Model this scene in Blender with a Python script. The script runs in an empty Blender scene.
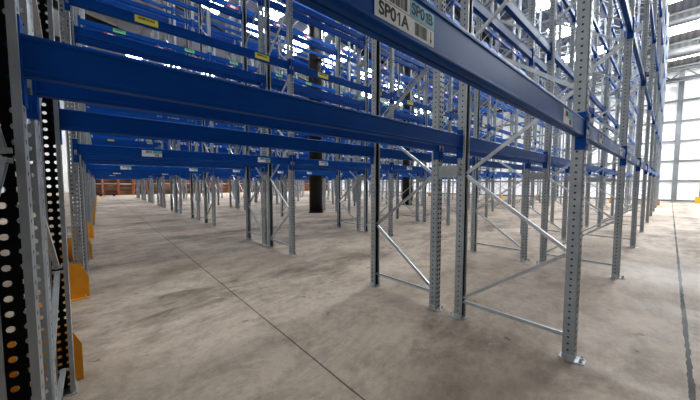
import bpy, bmesh, math, random
from mathutils import Vector, Matrix
random.seed(7)
H = 1.35                                   # eye height, metres; the layout below is measured in eye heights
SC = bpy.context.scene
COL = SC.collection

# ------------------------------------------------------------------ materials
def new_mat(name):
    m = bpy.data.materials.new(name); m.use_nodes = True
    nt = m.node_tree; b = nt.nodes['Principled BSDF']
    return m, nt, b
def noise_mat(name, c0, c1, scale, rough=.5, metal=0., bump=0., coat=0., stretch=(1, 1, 1), lo=.35, hi=.65, r1=None):
    m, nt, b = new_mat(name); N = nt.nodes; L = nt.links
    tc = N.new('ShaderNodeTexCoord'); mp = N.new('ShaderNodeMapping'); mp.inputs['Scale'].default_value = stretch
    L.new(tc.outputs['Object'], mp.inputs['Vector'])
    n = N.new('ShaderNodeTexNoise'); n.inputs['Scale'].default_value = scale; n.inputs['Detail'].default_value = 4
    L.new(mp.outputs['Vector'], n.inputs['Vector'])
    r = N.new('ShaderNodeValToRGB'); r.color_ramp.elements[0].position = lo; r.color_ramp.elements[1].position = hi
    r.color_ramp.elements[0].color = (*c0, 1); r.color_ramp.elements[1].color = (*c1, 1)
    L.new(n.outputs['Fac'], r.inputs['Fac']); L.new(r.outputs['Color'], b.inputs['Base Color'])
    b.inputs['Roughness'].default_value = rough; b.inputs['Metallic'].default_value = metal
    b.inputs['Coat Weight'].default_value = coat; b.inputs['Coat Roughness'].default_value = .15
    if bump:
        bu = N.new('ShaderNodeBump'); bu.inputs['Strength'].default_value = bump; bu.inputs['Distance'].default_value = .004
        L.new(n.outputs['Fac'], bu.inputs['Height']); L.new(bu.outputs['Normal'], b.inputs['Normal'])
    return m
M = {}
M['steel'] = noise_mat('galvanised_steel', (.34, .365, .375), (.42, .445, .455), 10, .45, .40, .03)
M['inner'] = noise_mat('shaded_inner_steel', (.022, .024, .025), (.040, .043, .045), 10, .7, .1)  # post interiors, their shade put into the base colour
M['zinc'] = noise_mat('bright_zinc', (.48, .505, .515), (.58, .605, .615), 20, .36, .6, .03)
M['blue'] = noise_mat('blue_paint', (.006, .084, .335), (.008, .096, .38), 3, .42, 0., .02, .0)
M['blue'].node_tree.nodes['Principled BSDF'].inputs['Specular IOR Level'].default_value = .16
M['white'] = noise_mat('white_label', (.86, .87, .86), (.90, .90, .89), 8, .55)
M['cyan'] = noise_mat('cyan_label', (.16, .52, .66), (.19, .56, .70), 8, .5)
M['yellowlab'] = noise_mat('yellow_label', (.90, .78, .10), (.92, .82, .13), 8, .5)
M['greenlab'] = noise_mat('green_label', (.22, .60, .24), (.26, .64, .27), 8, .5)
M['redlab'] = noise_mat('red_label', (.60, .07, .06), (.66, .09, .08), 8, .5)
M['ink'] = noise_mat('black_print', (.012, .012, .013), (.018, .018, .02), 8, .6)
M['guard'] = noise_mat('safety_yellow_paint', (.78, .33, .018), (.86, .39, .03), 6, .42, 0., .03)
M['black'] = noise_mat('black_column_paint', (.008, .008, .009), (.016, .016, .018), 2.2, .38, 0., .05)
M['dark'] = noise_mat('dark_roof_steel', (.020, .022, .025), (.035, .037, .04), 1.5, .55)
M['midsteel'] = noise_mat('grey_roof_steel', (.20, .205, .21), (.27, .275, .28), 2, .5)
M['shadewall'] = noise_mat('dark_added_wall', (.06, .062, .066), (.085, .088, .092), .6, .6)  # for the added wall out of view, dark to cut light on the beams
M['panel'] = noise_mat('white_wall_panel', (.78, .80, .80), (.86, .87, .87), .35, .5)
M['girt'] = noise_mat('grey_girt', (.17, .18, .19), (.22, .23, .24), 2, .5, .2)
M['timber'] = noise_mat('brown_timber', (.10, .045, .022), (.24, .12, .06), 1.2, .8, 0, .1)
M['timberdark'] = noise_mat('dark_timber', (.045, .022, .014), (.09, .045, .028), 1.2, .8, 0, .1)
M['orange'] = noise_mat('orange_steel', (.30, .085, .022), (.40, .13, .035), 2, .5)
M['redsteel'] = noise_mat('dark_red_steel', (.09, .02, .015), (.13, .03, .02), 3, .5)
M['rubber'] = noise_mat('black_rubber', (.012, .012, .012), (.02, .02, .02), 5, .8)

def floor_mat():
    m, nt, b = new_mat('stained_concrete'); N = nt.nodes; L = nt.links
    tc = N.new('ShaderNodeTexCoord')
    def noise(scale, st=(1, 1, 1), det=5, dist=0., rough=.55):
        mp = N.new('ShaderNodeMapping'); mp.inputs['Scale'].default_value = st
        L.new(tc.outputs['Object'], mp.inputs['Vector'])
        n = N.new('ShaderNodeTexNoise'); n.inputs['Scale'].default_value = scale
        n.inputs['Detail'].default_value = det; n.inputs['Distortion'].default_value = dist; n.inputs['Roughness'].default_value = rough
        L.new(mp.outputs['Vector'], n.inputs['Vector']); return n.outputs['Fac']
    def ramp(f, p0, p1, c0, c1):
        r = N.new('ShaderNodeValToRGB'); e = r.color_ramp.elements
        e[0].position = p0; e[1].position = p1; e[0].color = (*c0, 1); e[1].color = (*c1, 1)
        L.new(f, r.inputs['Fac']); return r.outputs['Color']
    def math_(op, a, bb=None):
        n = N.new('ShaderNodeMath'); n.operation = op
        for i, v in enumerate((a, bb)):
            if v is None: continue
            if isinstance(v, (int, float)): n.inputs[i].default_value = v
            else: L.new(v, n.inputs[i])
        return n.outputs[0]
    def mul(c, f):
        n = N.new('ShaderNodeMix'); n.data_type = 'RGBA'; n.blend_type = 'MULTIPLY'; n.inputs[0].default_value = 1
        L.new(c, n.inputs[6]); L.new(f, n.inputs[7]); return n.outputs[2]
    base = ramp(noise(.55, (1, 1, 1), 6, .6), .30, .72, (.435, .352, .272), (.560, .468, .374))
    st1 = ramp(noise(.55, (1.25, .62, 1), 12, .5, .74), .38, .56, (.62, .59, .56), (1, 1, 1))
    st2 = ramp(noise(2.3, (1.15, .8, 1), 12, .3, .80), .36, .54, (.66, .64, .62), (1, 1, 1))
    st4 = ramp(noise(.8, (1.3, .7, 1), 12, .6, .82), .33, .42, (.42, .40, .39), (1, 1, 1))
    st3 = ramp(noise(14, (1, 1, 1), 5, .2, .7), .30, .55, (.87, .86, .85), (1, 1, 1))
    sp = ramp(noise(5.5, (1, 1, 1), 2, .3, .5), .255, .285, (.55, .52, .50), (1, 1, 1))
    col = mul(mul(mul(mul(mul(base, st1), st2), st4), st3), sp)
    sep = N.new('ShaderNodeSeparateXYZ'); L.new(tc.outputs['Object'], sep.inputs[0])
    # sooty tyre smears along the truck aisles
    ax = math_('ADD', sep.outputs['X'], (2.65 + 1.55) * H)
    da = math_('ABSOLUTE', math_('SUBTRACT', math_('FLOORED_MODULO', ax, 3.1 * H), 1.55 * H))
    bump_ = math_('MAXIMUM', math_('SUBTRACT', 1., math_('MULTIPLY', da, 1 / (.62 * H))), 0.)
    sv = math_('ADD', noise(1.25, (1.25, .55, 1), 14, .35, .78), math_('MULTIPLY', bump_, .13))
    col = mul(col, ramp(sv, .555, .69, (1, 1, 1), (.50, .47, .45)))
    wob = math_('MULTIPLY', math_('SUBTRACT', noise(7, (1, 1, 1), 4, 0, .7), .5), .032)
    # the wide ragged joint running down the aisle
    d1 = math_('ABSOLUTE', math_('ADD', math_('SUBTRACT', sep.outputs['X'], .115 * H), wob))
    wv = math_('MULTIPLY', noise(3.3, (1, 1, 1), 3, 0, .6), .028)
    j1 = math_('LESS_THAN', d1, wv)
    # thin saw cuts
    wob2 = math_('MULTIPLY', math_('SUBTRACT', noise(3, (1, 1, 1), 3), .5), .012)
    yy = math_('ADD', math_('SUBTRACT', sep.outputs['Y'], .88 * H - 3.05 * H), wob2)
    md = math_('ABSOLUTE', math_('SUBTRACT', math_('FLOORED_MODULO', yy, 6.1 * H), 3.05 * H))
    j2 = math_('MULTIPLY', math_('LESS_THAN', md, .0065), .75)
    xx = math_('ADD', math_('SUBTRACT', sep.outputs['X'], .115 * H - 3.1 * H), wob2)
    mx = math_('ABSOLUTE', math_('SUBTRACT', math_('FLOORED_MODULO', xx, 6.2 * H), 3.1 * H))
    j3 = math_('MULTIPLY', math_('LESS_THAN', mx, .006), .5)
    j = math_('MAXIMUM', math_('MAXIMUM', j1, j2), j3)
    mix = N.new('ShaderNodeMix'); mix.data_type = 'RGBA'; L.new(j, mix.inputs[0]); L.new(col, mix.inputs[6])
    mix.inputs[7].default_value = (.022, .018, .015, 1)
    L.new(mix.outputs[2], b.inputs['Base Color'])
    rr = N.new('ShaderNodeMapRange'); L.new(noise(.6, (.6, 1.5, 1), 5, .8), rr.inputs[0])
    rr.inputs[1].default_value = .35; rr.inputs[2].default_value = .65; rr.inputs[3].default_value = .50; rr.inputs[4].default_value = .78
    L.new(rr.outputs[0], b.inputs['Roughness'])
    bu = N.new('ShaderNodeBump'); bu.inputs['Strength'].default_value = .25; bu.inputs['Distance'].default_value = .004
    hh = math_('SUBTRACT', noise(30, (1, 1, 1), 4), math_('MULTIPLY', j, 2.))
    L.new(hh, bu.inputs['Height']); L.new(bu.outputs['Normal'], b.inputs['Normal'])
    return m
M['floor'] = floor_mat()

def roof_mat():
    m, nt, b = new_mat('ribbed_roof_sheet'); N = nt.nodes; L = nt.links
    tc = N.new('ShaderNodeTexCoord')
    w = N.new('ShaderNodeTexWave'); w.bands_direction = 'X'; w.inputs['Scale'].default_value = 1.1
    L.new(tc.outputs['Object'], w.inputs['Vector'])
    r = N.new('ShaderNodeValToRGB'); r.color_ramp.elements[0].color = (.22, .225, .235, 1); r.color_ramp.elements[1].color = (.33, .335, .345, 1)
    L.new(w.outputs['Fac'], r.inputs['Fac']); L.new(r.outputs['Color'], b.inputs['Base Color'])
    bu = N.new('ShaderNodeBump'); bu.inputs['Strength'].default_value = .4; bu.inputs['Distance'].default_value = .03
    L.new(w.outputs['Fac'], bu.inputs['Height']); L.new(bu.outputs['Normal'], b.inputs['Normal'])
    b.inputs['Roughness'].default_value = .6
    return m
M['roof'] = roof_mat()
def emit_mat(name, col, s):
    m, nt, b = new_mat(name); N = nt.nodes; L = nt.links
    tc = N.new('ShaderNodeTexCoord'); n = N.new('ShaderNodeTexNoise'); n.inputs['Scale'].default_value = .8
    L.new(tc.outputs['Object'], n.inputs['Vector'])
    r = N.new('ShaderNodeValToRGB'); r.color_ramp.elements[0].color = (*[c * .85 for c in col], 1); r.color_ramp.elements[1].color = (*col, 1)
    L.new(n.outputs['Fac'], r.inputs['Fac']); L.new(r.outputs['Color'], b.inputs['Emission Color'])
    b.inputs['Emission Strength'].default_value = s; b.inputs['Base Color'].default_value = (.8, .8, .8, 1)
    return m
M['sky'] = emit_mat('daylight_through_rooflight', (.93, .97, 1.0), 25.0)
M['trans'] = emit_mat('translucent_wall_sheet', (.93, .97, 1.0), .17)

# ------------------------------------------------------------------ mesh helpers
def add_box(bm, x0, x1, y0, y1, z0, z1, mi=0, mat=None):
    vs = [Vector((x, y, z)) for x in (x0, x1) for y in (y0, y1) for z in (z0, z1)]
    if mat is not None: vs = [mat @ v for v in vs]
    v = [bm.verts.new(p) for p in vs]
    for q in ((0, 1, 3, 2), (4, 6, 7, 5), (0, 4, 5, 1), (2, 3, 7, 6), (0, 2, 6, 4), (1, 5, 7, 3)):
        f = bm.faces.new([v[i] for i in q]); f.material_index = mi
def add_prism(bm, prof, a, b, u, w, mi=0, cap=True):
    """closed profile [(p,q)] in axes u,w swept from a to b"""
    a, b, u, w = Vector(a), Vector(b), Vector(u), Vector(w)
    A = [bm.verts.new(a + u * p + w * q) for p, q in prof]; B = [bm.verts.new(b + u * p + w * q) for p, q in prof]
    n = len(prof)
    for i in range(n):
        f = bm.faces.new((A[i], A[(i + 1) % n], B[(i + 1) % n], B[i])); f.material_index = mi
    if cap:
        for r in (A[::-1], B):
            f = bm.faces.new(r); f.material_index = mi
def add_cyl(bm, c, r, h, n=12, axis='z', mi=0, r2=None):
    c = Vector(c); r2 = r if r2 is None else r2
    ax = {'z': (Vector((1, 0, 0)), Vector((0, 1, 0)), Vector((0, 0, 1))), 'x': (Vector((0, 1, 0)), Vector((0, 0, 1)), Vector((1, 0, 0))),
          'y': (Vector((0, 0, 1)), Vector((1, 0, 0)), Vector((0, 1, 0)))}[axis]
    A = [bm.verts.new(c + (ax[0] * math.cos(t) + ax[1] * math.sin(t)) * r) for t in [2 * math.pi * i / n for i in range(n)]]
    B = [bm.verts.new(c + ax[2] * h + (ax[0] * math.cos(t) + ax[1] * math.sin(t)) * r2) for t in [2 * math.pi * i / n for i in range(n)]]
    for i in range(n):
        f = bm.faces.new((A[i], A[(i + 1) % n], B[(i + 1) % n], B[i])); f.material_index = mi; f.smooth = n > 8
    for r_ in (A[::-1], B):
        f = bm.faces.new(r_); f.material_index = mi
def mesh(name, bm, mats, fix=True):
    if fix: bmesh.ops.recalc_face_normals(bm, faces=bm.faces)
    me = bpy.data.meshes.new(name); bm.to_mesh(me); bm.free()
    for m in (mats if isinstance(mats, (list, tuple)) else [mats]): me.materials.append(m)
    return me
def obj(name, me, parent=None, loc=(0, 0, 0), rz=0.):
    o = bpy.data.objects.new(name, me); COL.objects.link(o); o.parent = parent
    o.location = loc; o.rotation_euler = (0, 0, rz); return o
def tag(o, label, cat, group=None, kind='thing'):
    o['label'] = label; o['category'] = cat; o['kind'] = kind
    if group: o['group'] = group
    return o
def structure(name, me, loc=(0, 0, 0), label=None, rz=0.):
    o = obj(name, me, None, loc, rz); o['kind'] = 'structure'
    if label: o['label'] = label
    return o

# ------------------------------------------------------------------ rack members
RACK_H = 7.5 * H
PITCH = .05
PW, PD = .092, .078           # post width along the aisle, post depth
def hole_cell(bm, o, u, w, du, dw, r, sq=0.):
    """a du x dw cell of sheet with a round hole, o = centre"""
    per = [(-1, -1), (0, -1), (1, -1), (1, 0), (1, 1), (0, 1), (-1, 1), (-1, 0)]
    out = [bm.verts.new(o + u * (p * du / 2) + w * (q * dw / 2)) for p, q in per]
    inn = []
    for p, q in per:
        l = math.hypot(p, q); k = r / l * (1 + sq * (l > 1.1))
        inn.append(bm.verts.new(o + u * (p * k) + w * (q * k)))
    for i in range(8):
        bm.faces.new((out[i], out[(i + 1) % 8], inn[(i + 1) % 8], inn[i]))
def post_mesh(h, holes=True):
    bm = bmesh.new(); x0, x1 = -PD / 2, PD / 2; hw = PW / 2; X, Y, Z = Vector((1, 0, 0)), Vector((0, 1, 0)), Vector((0, 0, 1))
    def strip(p, q):
        v = [bm.verts.new((p[0], p[1], 0)), bm.verts.new((q[0], q[1], 0)), bm.verts.new((q[0], q[1], h)), bm.verts.new((p[0], p[1], h))]
        bm.faces.new(v)
    c = .007
    n = int(h / PITCH)
    # lips of the open back, and the small folds at the front corners
    for s in (-1, 1):
        strip((x0, s * hw), (x0, s * .026)); strip((x0, s * .026), (x0 + .012, s * .026))
        strip((x1 - c, s * hw), (x1, s * (hw - c)))
    if holes:
        for k in range(n):
            z = (k + .5) * PITCH
            fw = hw - c
            for s in (-1, 1):
                hole_cell(bm, Vector((x1, s * fw / 2, z)), Y, Z, fw, PITCH, .0110, .02)
                hole_cell(bm, Vector(((x0 + x1 - c) / 2, s * hw, z)), X, Z, x1 - c - x0, PITCH, .0078, 0.)
        top = n * PITCH
        if h - top > .002:
            for s in (-1, 1):
                v = [bm.verts.new(p) for p in ((x0, s * hw, top), (x1 - c, s * hw, top), (x1 - c, s * hw, h), (x0, s * hw, h))]; bm.faces.new(v)
            v = [bm.verts.new(p) for p in ((x1, -hw + c, top), (x1, hw - c, top), (x1, hw - c, h), (x1, -hw + c, h))]; bm.faces.new(v)
    else:
        for s in (-1, 1): strip((x0, s * hw), (x1 - c, s * hw))
        strip((x1, -hw + c), (x1, hw - c))
    bmesh.ops.remove_doubles(bm, verts=bm.verts, dist=1e-5)
    if holes:                     # inner skin, near-black to paint in the shade inside the section
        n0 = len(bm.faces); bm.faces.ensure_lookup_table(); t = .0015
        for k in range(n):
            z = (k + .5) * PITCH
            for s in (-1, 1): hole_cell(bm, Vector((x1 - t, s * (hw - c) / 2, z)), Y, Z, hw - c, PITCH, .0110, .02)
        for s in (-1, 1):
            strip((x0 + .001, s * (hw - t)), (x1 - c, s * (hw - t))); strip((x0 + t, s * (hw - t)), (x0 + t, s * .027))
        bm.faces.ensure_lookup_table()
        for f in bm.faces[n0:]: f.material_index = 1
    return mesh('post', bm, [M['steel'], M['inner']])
DEP = .66 * H                # frame depth, post centre to post centre
Z0, DZ = .15 * H, .455 * H
def brace_ends():
    """(zlow on which side) zigzag from the rear post upward; local +x is the front post"""
    xf, xr = DEP / 2 - .045, -DEP / 2 + .045
    out = [((xr, Z0 - .03), (xf, Z0 - .03))]
    z, side = Z0, 0
    while z + DZ < RACK_H - .05:
        a = (xr if side == 0 else xf, z + .015); b = (xf if side == 0 else xr, z + DZ - .015)
        out.append((a, b)); z += DZ; side ^= 1
    out.append(((xr, RACK_H - .12), (xf, RACK_H - .12)))
    return out
BR = brace_ends()
CP = [(-.0135, -.012), (.0135, -.012), (.0135, .012), (.0095, .012), (.0095, -.008), (-.0095, -.008), (-.0095, .012), (-.0135, .012)]
def add_brace(bm, a, b, mi=0, simple=False):
    a = Vector((a[0], 0, a[1])); b = Vector((b[0], 0, b[1])); d = (b - a).normalized()
    w = Vector((0, 1, 0)); u = d.cross(w)
    add_prism(bm, [(-.0135, -.012), (.0135, -.012), (.0135, .012), (-.0135, .012)] if simple else CP, a, b, u, w, mi)
BRM = []
for a, b in BR:
    bm = bmesh.new(); add_brace(bm, a, b)
    add_cyl(bm, (a[0], -.022, a[1]), .009, .044, 6, 'y'); add_cyl(bm, (b[0], -.022, b[1]), .009, .044, 6, 'y')
    BRM.append(mesh('brace', bm, M['zinc']))
POST = post_mesh(RACK_H, True)
def foot_mesh():
    bm = bmesh.new()
    add_box(bm, -.060, .098, -.056, .056, 0, .007)
    for y in (-.052, .047): add_box(bm, -.035, .035, y, y + .005, .007, .045)      # upstands bolted to the post sides
    bmesh.ops.bevel(bm, geom=[e for e in bm.edges if abs(e.verts[0].co.z - e.verts[1].co.z) > .005 and e.calc_length() < .02], offset=.012, segments=2, affect='EDGES')
    return mesh('foot_plate', bm, M['zinc'])
FOOT = foot_mesh()
def bolt_mesh():
    bm = bmesh.new(); add_cyl(bm, (0, 0, 0), .017, .003, 12); add_cyl(bm, (0, 0, .003), .0115, .010, 6); add_cyl(bm, (0, 0, .013), .007, .018, 8)
    return mesh('anchor_bolt', bm, M['zinc'])
BOLT = bolt_mesh()
GAP = .21 * H
def spacer_mesh():
    bm = bmesh.new(); x0, x1 = -DEP / 2 - GAP + .043, -DEP / 2 - .043
    t = .004
    add_box(bm, x0, x1, -.048, -.048 + t, -.06, .06); add_box(bm, x0, x1, -.048, -.02, .056, .06); add_box(bm, x0, x1, -.048, -.02, -.06, -.056)
    add_box(bm, x0 - .035, x0, -.0555, -.0515, -.05, .05); add_box(bm, x1, x1 + .035, -.0555, -.0515, -.05, .05)
    for x in (x0 - .018, x1 + .018):
        for z in (-.03, .03): add_cyl(bm, (x, -.066, z), .009, .012, 6, 'y')
    return mesh('row_spacer', bm, M['steel'])
SPACER = spacer_mesh()
def far_frame_mesh():
    bm = bmesh.new()
    for s in (-1, 1):
        x = s * DEP / 2
        o = [(-PD / 2, -.026), (-PD / 2, -PW / 2), (PD / 2 - .007, -PW / 2), (PD / 2, -PW / 2 + .007), (PD / 2, PW / 2 - .007), (PD / 2 - .007, PW / 2), (-PD / 2, PW / 2), (-PD / 2, .026)]
        pts = [(x + s * p, q) for p, q in o]
        A = [bm.verts.new((p, q, 0)) for p, q in pts]; B = [bm.verts.new((p, q, RACK_H)) for p, q in pts]
        for i in range(len(pts) - 1): bm.faces.new((A[i], A[i + 1], B[i + 1], B[i]))
        add_box(bm, x - .09, x + .09, -.046, .046, 0, .007, 1)
    for a, b in BR: add_brace(bm, a, b, 1, True)
    return mesh('upright_frame', bm, [M['steel'], M['zinc']])
FARFRAME = far_frame_mesh()

# beams
BAY = 2.087 * H
BL = BAY - PW - .008
BH = .128
def rail_mesh(BL):
    bm = bmesh.new(); d = .026; h = BH / 2; r = .009
    p = []
    def corner(cx, cz, a0):
        for i in range(4):
            t = math.radians(a0 + 30 * i); p.append((cx + r * math.cos(t), cz + r * math.sin(t)))
    corner(d - r, h - r, 0); p.extend([(.004, h), (.002, h - .004), (0, h)])
    corner(-d + r, h - r, 90); p.extend([(-d, h - .016), (-d + .003, h - .019), (-d + .003, -h + .019), (-d, -h + .016)])
    corner(-d + r, -h + r, 180); p.extend([(-.002, -h), (0, -h + .004), (.004, -h)])
    corner(d - r, -h + r, 270); p.extend([(d, -h + .016), (d - .003, -h + .019), (d - .003, h - .019), (d, h - .016)])
    add_prism(bm, p, (0, -BL / 2, 0), (0, BL / 2, 0), (1, 0, 0), (0, 0, 1))
    return mesh('beam_rail', bm, M['blue'])
BL0 = BL + .05 * H         # the first bay is a little longer
RAIL = {1: rail_mesh(BL), 0: rail_mesh(BL0)}
def conn_mesh(s, BL):
    """hook plate at the +y (s=1) or -y end, wrapping the post's side and face; local x=0 on the beam centre, face at +x"""
    bm = bmesh.new(); y = s * (BL / 2); t = .004; x1 = .034; z0, z1 = -.155, .115
    ya, yb = sorted((y, y + s * t)); add_box(bm, -.028, x1, ya, yb, z0, z1)
    ya, yb = sorted((y, y + s * .044)); add_box(bm, x1 - t, x1, ya, yb, z0, z1)
    for k in range(4):
        zc = z0 + .035 + k * .0625
        ya, yb = sorted((y + s * .014, y + s * .032)); add_box(bm, x1, x1 + .004, ya, yb, zc - .012, zc + .012)
    return mesh('beam_connector', bm, M['blue'])
CONN = {(1, 1): conn_mesh(1, BL), (1, -1): conn_mesh(-1, BL), (0, 1): conn_mesh(1, BL0), (0, -1): conn_mesh(-1, BL0)}
def pin_mesh():
    bm = bmesh.new(); add_box(bm, .034, .038, -.012, .012, -.03, .03); add_cyl(bm, (.034, 0, 0), .006, .01, 8, 'x'); return mesh('safety_pin', bm, M['zinc'])
PIN = pin_mesh()
LW, LH = .222, .082
def add_bars(bm, y0, y1, z0, z1, n, x, mi, seed):
    rnd = random.Random(seed); w = (y1 - y0) / n
    for i in range(n):
        k = rnd.choice((.35, .55, .75)); add_box(bm, x, x + .0002, y0 + i * w, y0 + i * w + w * k, z0, z1, mi)
def label_white(seed, front):
    """white location label with a cyan upper corner; front: +y runs to the reader's right"""
    bm = bmesh.new(); t = .0012; W2, H2 = LW / 2, LH / 2
    add_box(bm, 0, t, -W2, W2, -H2, H2, 0)
    add_box(bm, t, t + .0003, .04 * LW, W2, .03 * LH, H2, 1)
    add_box(bm, t, t + .0003, -W2, W2, .0 * LH, .012 * LH, 2)
    add_bars(bm, -.30 * LW, .0 * LW, .06 * LH, .44 * LH, 22, t, 2, seed)
    add_bars(bm, .13 * LW, .36 * LW, -.42 * LH, -.06 * LH, 18, t, 2, seed + 1)
    add_box(bm, t, t + .0002, .432 * LW, .444 * LW, -.34 * LH, -.06 * LH, 2)
    v = [bm.verts.new((t + .0002, y * LW, z * LH)) for y, z in ((.418, -.31), (.458, -.31), (.438, -.45))]
    f = bm.faces.new(v); f.material_index = 2
    return mesh('location_label', bm, [M['white'], M['cyan'], M['ink']])
def label_colour(mat):
    bm = bmesh.new(); t = .0012; w, h = .25, .088
    add_box(bm, 0, t, -w / 2, w / 2, -h / 2, h / 2, 0)
    add_bars(bm, -.34 * w, .36 * w, .02 * h, .34 * h, 20, t, 1, 5)
    return mesh('location_label', bm, [mat, M['ink']])
LAB = {1: label_white(11, True), 2: label_colour(M['yellowlab']), 3: label_colour(M['greenlab'])}
def label_red():
    bm = bmesh.new(); t = .0012; w, h = .34, .08
    add_box(bm, 0, t, -w / 2, w / 2, -h / 2, h / 2, 0)
    add_box(bm, t, t + .0003, -w / 2, -w * .2, -h / 2, h / 2, 1); add_box(bm, t, t + .0003, w * .25, w / 2, -h / 2, h / 2, 1)
    return mesh('warning_label', bm, [M['white'], M['redlab']])
LAB[4] = label_red()
def text_mesh(s, size):
    cu = bpy.data.curves.new('label_text', 'FONT'); cu.body = s; cu.size = size; cu.align_x = 'LEFT'; cu.align_y = 'CENTER'; cu.extrude = .0001; cu.offset = size * .028
    o = bpy.data.objects.new('label_text', cu); COL.objects.link(o)
    bpy.context.view_layer.update()
    me = bpy.data.meshes.new_from_object(o.evaluated_get(bpy.context.evaluated_depsgraph_get()))
    bpy.data.objects.remove(o); bpy.data.curves.remove(cu)
    me.transform(Matrix(((0, 0, 1, 0), (1, 0, 0, 0), (0, 1, 0, 0), (0, 0, 0, 1))))       # text x -> +y, text y -> +z
    xs = [v.co.y for v in me.vertices]; me.transform(Matrix.Translation((0, -min(xs), 0)))
    me.materials.clear(); me.materials.append(M['ink']); me.name = 'label_text'
    return me, max(xs) - min(xs)

def code_mesh(a, b, size):
    """a + the digit one (with its flag) + b"""
    A, wa = text_mesh(a, size); B, wb = text_mesh(b, size); h = size * .355; st = size * .115; x = wa + size * .10
    bm = bmesh.new(); bm.from_mesh(A)
    add_prism(bm, [(x + size * .16, -h), (x + size * .16 + st, -h), (x + size * .16 + st, h), (x + size * .16, h)], (0, 0, 0), (.0002, 0, 0), (0, 1, 0), (0, 0, 1))
    add_prism(bm, [(x + size * .16, h), (x + size * .01, h * .58), (x + size * .01, h * .28), (x + size * .16, h * .62)], (0, 0, 0), (.0002, 0, 0), (0, 1, 0), (0, 0, 1))
    B.transform(Matrix.Translation((0, x + size * .16 + st + size * .10, 0))); bm.from_mesh(B)
    return mesh('label_text', bm, M['ink'], False), 0
# ------------------------------------------------------------------ layout
NP = 8                       # back-to-back pairs of rack rows
NF = 10                      # frames in each row
YF = [(-.155 if i == 0 else -.105 + 2.087 * i) * H for i in range(NF)]
ORD = ['nearest', 'second', 'third', 'fourth', 'fifth', 'sixth', 'seventh', 'eighth', 'ninth', 'tenth', 'eleventh', 'twelfth', 'thirteenth', 'fourteenth', 'fifteenth', 'sixteenth']
def row_text(r): return 'rack row beside the right-hand aisle' if r == 0 else '%s rack row from the right-hand aisle' % ORD[r]
PAIR_X = [-.34, -3.44, -6.98, -10.5, -13.6, -16.7, -19.8, -22.9]
def row_c(r):                # centre x of a row and its turn about z
    k, b = divmod(r, 2); f = PAIR_X[k]; g = .70 if k == 2 else .21       # the third pair leaves room for the roof columns
    return ((f - .33) * H, 0.) if b == 0 else ((f - .99 - g) * H, math.pi)
FWD = Vector((-math.sin(math.radians(48.414)), math.cos(math.radians(48.414)), 0))
def depth(x, y): return Vector((x, y, 0)).dot(FWD) / H
PART_FRAMES = None
def make_frame(r, i):
    x, rz = row_c(r); y = YF[i]
    dist = math.hypot(x, y) / H
    end = ', at its near end' if i == 0 else (', at its far end' if i == NF - 1 else '')
    pos = 'first' if i == 0 else ORD[i] if i < NF - 1 else 'last'
    lab = 'galvanised steel upright frame, %s along the %s' % (pos, row_text(r))
    if dist < 10.5:
        root = bpy.data.objects.new('upright_frame', None); COL.objects.link(root); root.empty_display_size = .2
        root.location = (x, y, 0); root.rotation_euler = (0, 0, rz)
        for s in (1, -1):
            obj('post', POST, root, (s * DEP / 2, 0, .004), 0 if s == 1 else math.pi)
            f = obj('foot_plate', FOOT, root, (s * DEP / 2, 0, 0), 0 if s == 1 else math.pi)
            if dist < 5:
                for bx, by in ((.074, -.028), (.074, .028)): obj('anchor_bolt', BOLT, f, (bx, by, .007))
        for bmsh in BRM: obj('brace', bmsh, root)
    else:
        root = obj('upright_frame', FARFRAME, None, (x, y, 0), rz)
    if r % 2 == 0 and r != 4 and dist < 16:
        for z, zn in ((1.085, 'lowest'), (3.36, 'middle'), (5.63, 'upper')):
            o = obj('row_spacer', SPACER, None, (x, y, z * H))
            tag(o, 'grey %s spacer plate bolting %s frames of %s rack row to the row behind' % (zn, pos, 'nearest' if r == 0 else ORD[r]), 'row spacer', 'row spacer plates between back-to-back racks')
    tag(root, lab, 'rack frame', 'upright frames of the pallet racking')
for r in range(2 * NP):
    for i in range(NF): make_frame(r, i)

LEVELS = [1.293, 2.555, 3.825, 5.10, 6.37]
LEVN = ['lowest', 'second', 'third', 'fourth', 'topmost']
IND = "0 5 10 11 15 16 20 21 25 26 30 31 32 35 36 37 40 41 42 43 45 46 47 48 50 51 52 53 58 62 63 64 66 67 68 69 73 74 76 77 78 79 84 90 95 100 101 105 110 111 112 115 117 120 121 122 125 127 128 130 131 132 133 135 138 140 141 142 143 155 158 180 181 185 186 190 191 195 196 197 200 201 203 205 206 207 210 211 213 216 217 220 221 223 225 226 227 231 233 235 236 237 241 243 246 247 251 253 256 257 270 271 272 275 277 280 281 282 285 287 290 291 292 295 297 301 302 305 307 309 311 312 317 319 321 322 325 327 329 331 332 335 337 342 347 349 360 362 365 366 368 370 372 373 375 376 378 380 382 383 385 386 388 390 392 393 396 398 400 402 403 405 406 408 412 413 418 422 423 428 430 432 433 440 442 443 448 450 451 452 453 455 460 461 462 463 465 469 470 471 472 473 474 475 479 480 481 482 483 484 489 491 493 494 499 503 513 523 540 543 544 545 549 550 553 554 555 559 560 563 564 569 570 573 574 579 583 584 589 594 599 604 609 614 630 634 635 636 644 645 646 654 656 664 666 674 676 720 721 724 725 726 727 730 731 734 736 737 740 741 744 746 747 751 756 761 766 771 776 811 812 815 816 821 822 826 832 836 846 856 900 905 1080 1262 1267 1272 1277 1282 1292 1297"
IND = set(int(t) for t in IND.split()) if not IND.startswith('@') else None
stuff = bmesh.new()
TXT = [code_mesh('SP0', 'A', .039), code_mesh('SP0', 'B', .036)]
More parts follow.
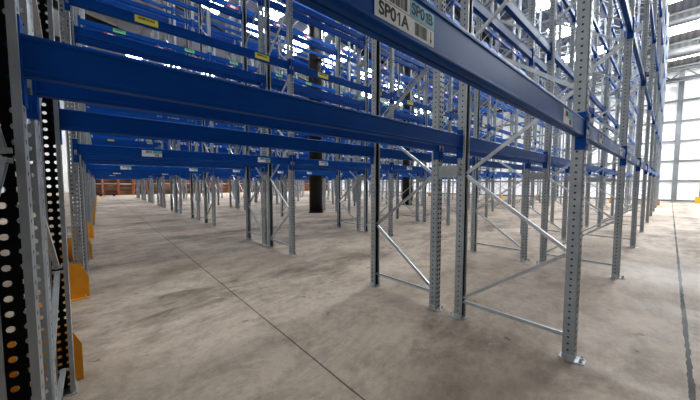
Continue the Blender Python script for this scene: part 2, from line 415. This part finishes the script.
def make_beam(r, i, side, lv):
    bay = min(i, 1); bl = BL0 if i == 0 else BL
    """side 0 = the row face looking at the right-hand aisle (+x), 1 = its other face"""
    cx, rz = row_c(r)
    s = 1 if side == 0 else -1
    x = cx + s * (DEP / 2 + PD / 2 - .034 + .0055)
    y = (YF[i] + YF[i + 1]) / 2; z = LEVELS[lv] * H
    key = ((r * 9 + i) * 2 + side) * 5 + lv
    dist = math.sqrt(x * x + y * y) / H
    if IND is not None and key not in IND:
        add_box(stuff, x - .026, x + .026, y - bl / 2, y + bl / 2, z - BH / 2, z + BH / 2)
        for e in (-1, 1):
            ya, yb = sorted((y + e * bl / 2, y + e * (bl / 2 + .044))); xa, xb = sorted((x + s * .030, x + s * .034))
            add_box(stuff, xa, xb, ya, yb, z - .155, z + .115)
        return
    root = bpy.data.objects.new('load_beam', None); COL.objects.link(root); root.empty_display_size = .2
    root.location = (x, y, z); root.rotation_euler = (0, 0, 0 if s == 1 else math.pi); root['key'] = key
    obj('beam_rail', RAIL[bay], root)
    if dist < 13:
        for e in (1, -1):
            c = obj('connector', CONN[bay, e], root)
            if dist < 5: obj('safety_pin', PIN, c, (0, e * (bl / 2 + .022), -.04))
    extra = ''
    # labels on the face turned to the picking aisle
    if lv < 4 and ((r % 2 == 0 and side == 0) or (r % 2 == 1 and side == 1)) and dist < 16:
        for j, yl in enumerate((.412, 1.580)):
            ly = yl * H + (YF[i] if i else -.115 * H) + .115 * H - y
            if s == -1: ly = -ly
            o = obj('label', LAB[lv + 1], root, (.0232, ly, .0 if lv else -.004))
            o['label'] = ['white and cyan location label with barcode', 'yellow location label', 'green location label', 'red and white warning label'][lv]
            if r == 0 and i == 0 and lv == 0 and j == 0:
                obj('label_text', TXT[0][0], o, (.0014, -.445 * LW, -.25 * LH)); obj('label_text', TXT[1][0], o, (.0017, .07 * LW, .26 * LH))
                o['label'] = 'white and cyan location label reading SP01A and SP01B'
                extra = ' with SP01A and SP01B label'
    lab = 'blue steel load beam, %s level, %s bay, %s side of %s rack row' % (LEVN[lv], ORD[i] if i < 8 else 'last', 'near' if side == 0 else 'far', 'nearest' if r == 0 else ORD[r])
    if extra: lab = 'blue steel load beam on the right-hand aisle' + extra
    tag(root, lab, 'rack beam', 'blue load beams of the pallet racking')
for r in range(2 * NP):
    for i in range(NF - 1):
        for side in (0, 1):
            for lv in range(5): make_beam(r, i, side, lv)
if len(stuff.verts):
    o = obj('load_beams', mesh('load_beams', stuff, M['blue']))
    tag(o, 'many more blue load beams deep in the upper levels and far rack rows', 'rack beam', 'blue load beams of the pallet racking', 'stuff')
else: stuff.free()

# ------------------------------------------------------------------ post guards
def guard_mesh(sx, sy):
    bm = bmesh.new(); t = .006; hgt = .41
    # one chamfered cheek on the aisle side of the post, a short front plate, a floor flange
    pr = [(-.30, .006), (.095, .006), (.095, .25), (.030, hgt), (-.22, hgt), (-.30, .27)]
    add_prism(bm, pr, (.102, 0, 0), (.102 + t, 0, 0), (0, 1, 0), (0, 0, 1))
    add_box(bm, .108, .17, -.30, .095, 0, .006)
    add_box(bm, -.06, .102, -.30, -.294, .006, .27)
    add_box(bm, -.06, .102, -.36, -.30, 0, .006)
    bmesh.ops.transform(bm, matrix=Matrix.Diagonal((sx, sy, 1, 1)), verts=bm.verts)
    return mesh('post_guard', bm, M['guard'])
GUARD = {(a, b): guard_mesh(a, b) for a in (-1, 1) for b in (-1, 1)}
gi = 0
for r in range(2 * NP):
    cx, rz = row_c(r); s = 1 if rz == 0 else -1
    for i, nm in ((0, 'near'), (NF - 1, 'far')):
        y = YF[i] + (-.012 if i == 0 else .012)
        if i == NF - 1 and r > 9: continue
        g = obj('post_guard', GUARD[s, 1 if i == 0 else -1], None, (cx + s * DEP / 2, y, 0))
        tag(g, 'yellow steel post guard at %s end of %s rack row from the right-hand aisle' % (nm, 'nearest' if r == 0 else ORD[r]), 'post guard', 'yellow post guards')
        if r < 6:
            for yy in (-.22, .06): obj('anchor_bolt', BOLT, g, (s * .140, yy if i == 0 else -yy, .006))

# ------------------------------------------------------------------ building
def plane_box(name, x0, x1, y0, y1, z0, z1, mat, label=None):
    bm = bmesh.new(); add_box(bm, x0, x1, y0, y1, z0, z1); return structure(name, mesh(name, bm, mat), label=label)
XL, XR = -42 * H, 7 * H
YB, YW = -9 * H, 23.2 * H
plane_box('floor', XL - 1, XR + 4, YB - 6, YW + .4, -.2, 0, M['floor'], 'stained grey concrete floor with saw-cut joints')
SL = .19
def roof_z(y): return (6.95 * H + SL * (YW - y))
# far end wall of white sheets with grey girts
plane_box('wall_far', XL, XR, YW, YW + .2, 0, 8.2 * H, M['trans'], 'white translucent sheeted end wall')
bm = bmesh.new()
for k in range(7):
    z = (.06 + 1.055 * k) * H; add_box(bm, XL, XR, YW - .10, YW - .002, z - .065, z + .065)
x = .17 * H - 5.2 * H * 8
while x < XR:
    add_box(bm, x - .13, x + .13, YW - .22, YW - .101, 0, 7. * H); x += 5.2 * H
structure('trim_1', mesh('trim_1', bm, M['girt']), label='grey steel girts and wall posts of the end wall')
# side wall at the far left
plane_box('wall_left', XL - .2, XL, YB, YW, 0, 12 * H, M['panel'], 'pale side wall beyond the timber crates')
# near wall behind the rack ends, left of the camera
plane_box('wall_near', XL, -9.5 * H, YB - .2, YB, 0, 12.5 * H, M['panel'], 'pale wall beyond the near ends of the racks')
# unseen wall right of the camera, added to darken the aisle
plane_box('wall_right_added', XR, XR + .2, YB, YW, 0, 12 * H, M['shadewall'], 'unseen dark grey wall added to darken the aisle')
# sloping roof
bm = bmesh.new()
pts = [(XL, YB), (XR, YB), (XR, YW + .2), (XL, YW + .2)]
A = [bm.verts.new((x, y, roof_z(y))) for x, y in pts]; B = [bm.verts.new((x, y, roof_z(y) + .12)) for x, y in pts]
bm.faces.new(A); bm.faces.new(B[::-1])
for i in range(4): bm.faces.new((A[i], A[(i + 1) % 4], B[(i + 1) % 4], B[i]))
structure('ceiling', mesh('ceiling', bm, M['roof']), label='sloping grey ribbed roof')
# rooflights between the rafters
RX = [-.7 - 5.8 * k for k in range(-1, 8)]          # rafter lines, eye heights
n = 0
y = 2.5
while y < 22.6:
    for k in range(len(RX) - 1):
        if k in (2, 4, 6) or (k == 0 and y < 11): continue
        xa, xb = RX[k + 1] + (.35, 2.3, 0, 1., 0, 1., 0, 1.)[k], RX[k] - (.75, 1.7, 0, 1., 0, 1., 0, 1.)[k]
        bm = bmesh.new(); ya, yb = (y - .46) * H, (y + .46) * H
        P = [(xa * H, ya), (xb * H, ya), (xb * H, yb), (xa * H, yb)]
        A = [bm.verts.new((px, py, roof_z(py) - .03)) for px, py in P]; B = [bm.verts.new((px, py, roof_z(py) - .004)) for px, py in P]
        bm.faces.new(A); bm.faces.new(B[::-1])
        for i in range(4): bm.faces.new((A[i], A[(i + 1) % 4], B[(i + 1) % 4], B[i]))
        n += 1; structure('window_%d' % n, mesh('window_%d' % n, bm, M['sky']), label='bright rooflight panel')
    y += 2.37
# purlins, rafters
tn = 1
y = 1.3
while y < 23:
    tn += 1; bm = bmesh.new(); zz = roof_z(y * H)
    add_box(bm, XL, XR, y * H - .05, y * H + .05, zz - .16, zz - .035); structure('trim_%d' % tn, mesh('trim_%d' % tn, bm, M['midsteel'])); y += 1.185
for x in RX:
    tn += 1; bm = bmesh.new(); w = .13
    for dz0, dz1, ww in ((.26, .30, .13), (.30, .82, .03), (.82, .86, .13)):
        v = [bm.verts.new((x * H + sx * ww, yy, roof_z(yy) - d)) for yy in (YB, YW) for sx in (-1, 1) for d in (dz0, dz1)]
        for q in ((0, 1, 3, 2), (4, 6, 7, 5), (0, 4, 5, 1), (2, 3, 7, 6), (0, 2, 6, 4), (1, 5, 7, 3)): bm.faces.new([v[i] for i in q])
    structure('trim_%d' % tn, mesh('trim_%d' % tn, bm, M['dark']), label='dark roof rafter')
# lattice girder along the end wall
tn += 1; bm = bmesh.new(); yt = YW - .9 * H; zb, zt = 6.30 * H, 6.75 * H
add_box(bm, XL, XR, yt - .06, yt + .06, zb - .07, zb + .07); add_box(bm, XL, XR, yt - .06, yt + .06, zt - .07, zt + .07)
x = XL; k = 0
while x < XR:
    a = Vector((x, yt, zb if k % 2 else zt)); b = Vector((x + .62, yt, zt if k % 2 else zb)); d = (b - a).normalized(); w = Vector((0, 1, 0))
    add_prism(bm, [(-.035, -.035), (.035, -.035), (.035, .035), (-.035, .035)], a, b, d.cross(w), w); x += .62; k += 1
structure('trim_%d' % tn, mesh('trim_%d' % tn, bm, M['dark']), label='dark lattice girder under the roof at the end wall')
# ducts hung below the roof near the end wall
for yy, rr, nm in ((20.4, .28, 'ventilation_duct'), (18.0, .16, 'ventilation_duct')):
    bm = bmesh.new(); zc = roof_z(yy * H) - .36 - rr
    add_cyl(bm, (-6 * H, yy * H, zc), rr, 6 * H + XR, 20, 'x')
    o = obj('ventilation_duct', mesh('ventilation_duct', bm, M['midsteel']))
    tag(o, 'long grey duct hung below the roof, %s' % ('close to the end wall' if yy > 19 else 'thinner and further from the end wall'), 'duct')
    bm = bmesh.new()
    for q in range(9):
        xx = -5.5 * H + q * 1.5 * H; add_box(bm, xx - .012, xx + .012, yy * H - .012, yy * H + .012, zc + rr - .01, roof_z(yy * H) - .02)
    obj('hanger', mesh('hanger', bm, M['dark']), o)

# black roof columns
def column_mesh(r, h):
    bm = bmesh.new(); add_cyl(bm, (0, 0, 0), r, h, 40); add_cyl(bm, (0, 0, .0), r + .05, .05, 40); return mesh('column', bm, M['black'])
for cx, cy, lab in ((-7.99, 5.54, 'thick black round roof column rising between the middle rack rows'),
                    (-7.99, 10.6, 'second black round roof column, further along the same flue'),
                    (-7.99, 15.6, 'third black round roof column, deep among the racks')):
    hh = roof_z(cy * H) - .8
    o = obj('roof_column', column_mesh(.225 * H, hh), None, (cx * H, cy * H, 0)); tag(o, lab, 'column', None, 'structure')

# ------------------------------------------------------------------ stored crates on the far side
def crate_mesh(seed):
    rnd = random.Random(seed); bm = bmesh.new(); W, D, T = .6, .55, .62 * 2
    for sx in (-1, 1):
        for sy in (-1, 1): add_box(bm, sx * D - .04, sx * D + .04, sy * W - .05, sy * W + .05, 0, T, 1)
    for sx in (-1, 1):
        z = .03
        while z < T - .03:
            d = rnd.uniform(.09, .15); add_box(bm, sx * D - .012, sx * D + .012, -W, W, z, min(z + d, T), rnd.choice((0, 0, 2))); z += d + .03
    for sy in (-1, 1):
        z = .03
        while z < T - .03:
            d = .13; add_box(bm, -D, D, sy * W - .012, sy * W + .012, z, min(z + d, T), 0); z += d + .03
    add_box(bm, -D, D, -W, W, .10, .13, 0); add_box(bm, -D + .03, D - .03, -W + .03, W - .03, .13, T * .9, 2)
    return mesh('timber_crate', bm, [M['timber'], M['orange'], M['timberdark']])
CR = [crate_mesh(s) for s in range(4)]
for k in range(26):
    y = (-1.2 + .98 * k) * H
    for l in range(2):
        if k > 24: continue
        o = obj('timber_crate', CR[(k * 3 + l) % 4], None, (-30.5 * H, y, l * 1.245))
        if l == 0: t = 'brown timber crate with orange corner posts, standing on the floor along the far side'
        else: t = 'brown timber crate with orange corner posts, on top of another along the far side'
        tag(o, t, 'crate', 'timber crates along the far side, ' + ('floor layer' if l == 0 else 'upper layer'))
bm = bmesh.new(); add_box(bm, -.45, .45, -.7, .7, .22, .30)
t = bpy.data.objects.new('flatbed_trolley', None); COL.objects.link(t); t.location = (-28.4 * H, .5 * H, 0)
tag(t, 'low dark red flatbed trolley on the floor before the timber crates', 'trolley')
obj('deck', mesh('deck', bm, M['redsteel']), t)
bm = bmesh.new(); add_box(bm, -.45, -.41, -.7, -.66, .3, .75); add_box(bm, .41, .45, -.7, -.66, .3, .75); add_box(bm, -.45, .45, -.7, -.66, .71, .75)
obj('handle', mesh('handle', bm, M['redsteel']), t)
for sx in (-1, 1):
    for sy in (-1, 1):
        bm = bmesh.new(); add_cyl(bm, (-.03, 0, 0), .11, .06, 16, 'x'); obj('wheel', mesh('wheel', bm, M['rubber']), t, (sx * .36, sy * .52, .11))
# yellow guard and grey post by the end wall, right-hand edge
t = bpy.data.objects.new('door_post_guard', None); COL.objects.link(t); t.location = (1.02 * H, 22.2 * H, 0)
tag(t, 'yellow floor guard around a thin grey post by the white end wall', 'post guard')
bm = bmesh.new(); add_box(bm, -.2, .2, -.03, .03, 0, .42); add_box(bm, -.2, -.14, .03, .3, 0, .42); add_box(bm, .14, .2, .03, .3, 0, .42)
obj('guard', mesh('guard', bm, M['guard']), t)
bm = bmesh.new(); add_cyl(bm, (0, .16, 0), .05, 2.2 * H, 16); obj('post', mesh('thin_post', bm, M['girt']), t)

# ------------------------------------------------------------------ light and camera
w = bpy.data.worlds.new('World'); SC.world = w; w.use_nodes = True
bg = w.node_tree.nodes['Background']; bg.inputs[0].default_value = (.92, .96, 1, 1); bg.inputs[1].default_value = .64
cam = bpy.data.cameras.new('Camera'); cam.sensor_width = 36; cam.lens = 283.46 / 700 * 36; cam.clip_start = .02; cam.clip_end = 300
co = bpy.data.objects.new('Camera', cam); COL.objects.link(co); co.location = (0, 0, H)
co.rotation_euler = (math.radians(90 - 3.432), 0, math.radians(48.414)); SC.camera = co
SC.view_settings.view_transform = 'Standard'; SC.view_settings.exposure = .52; SC.view_settings.look = 'Medium High Contrast'
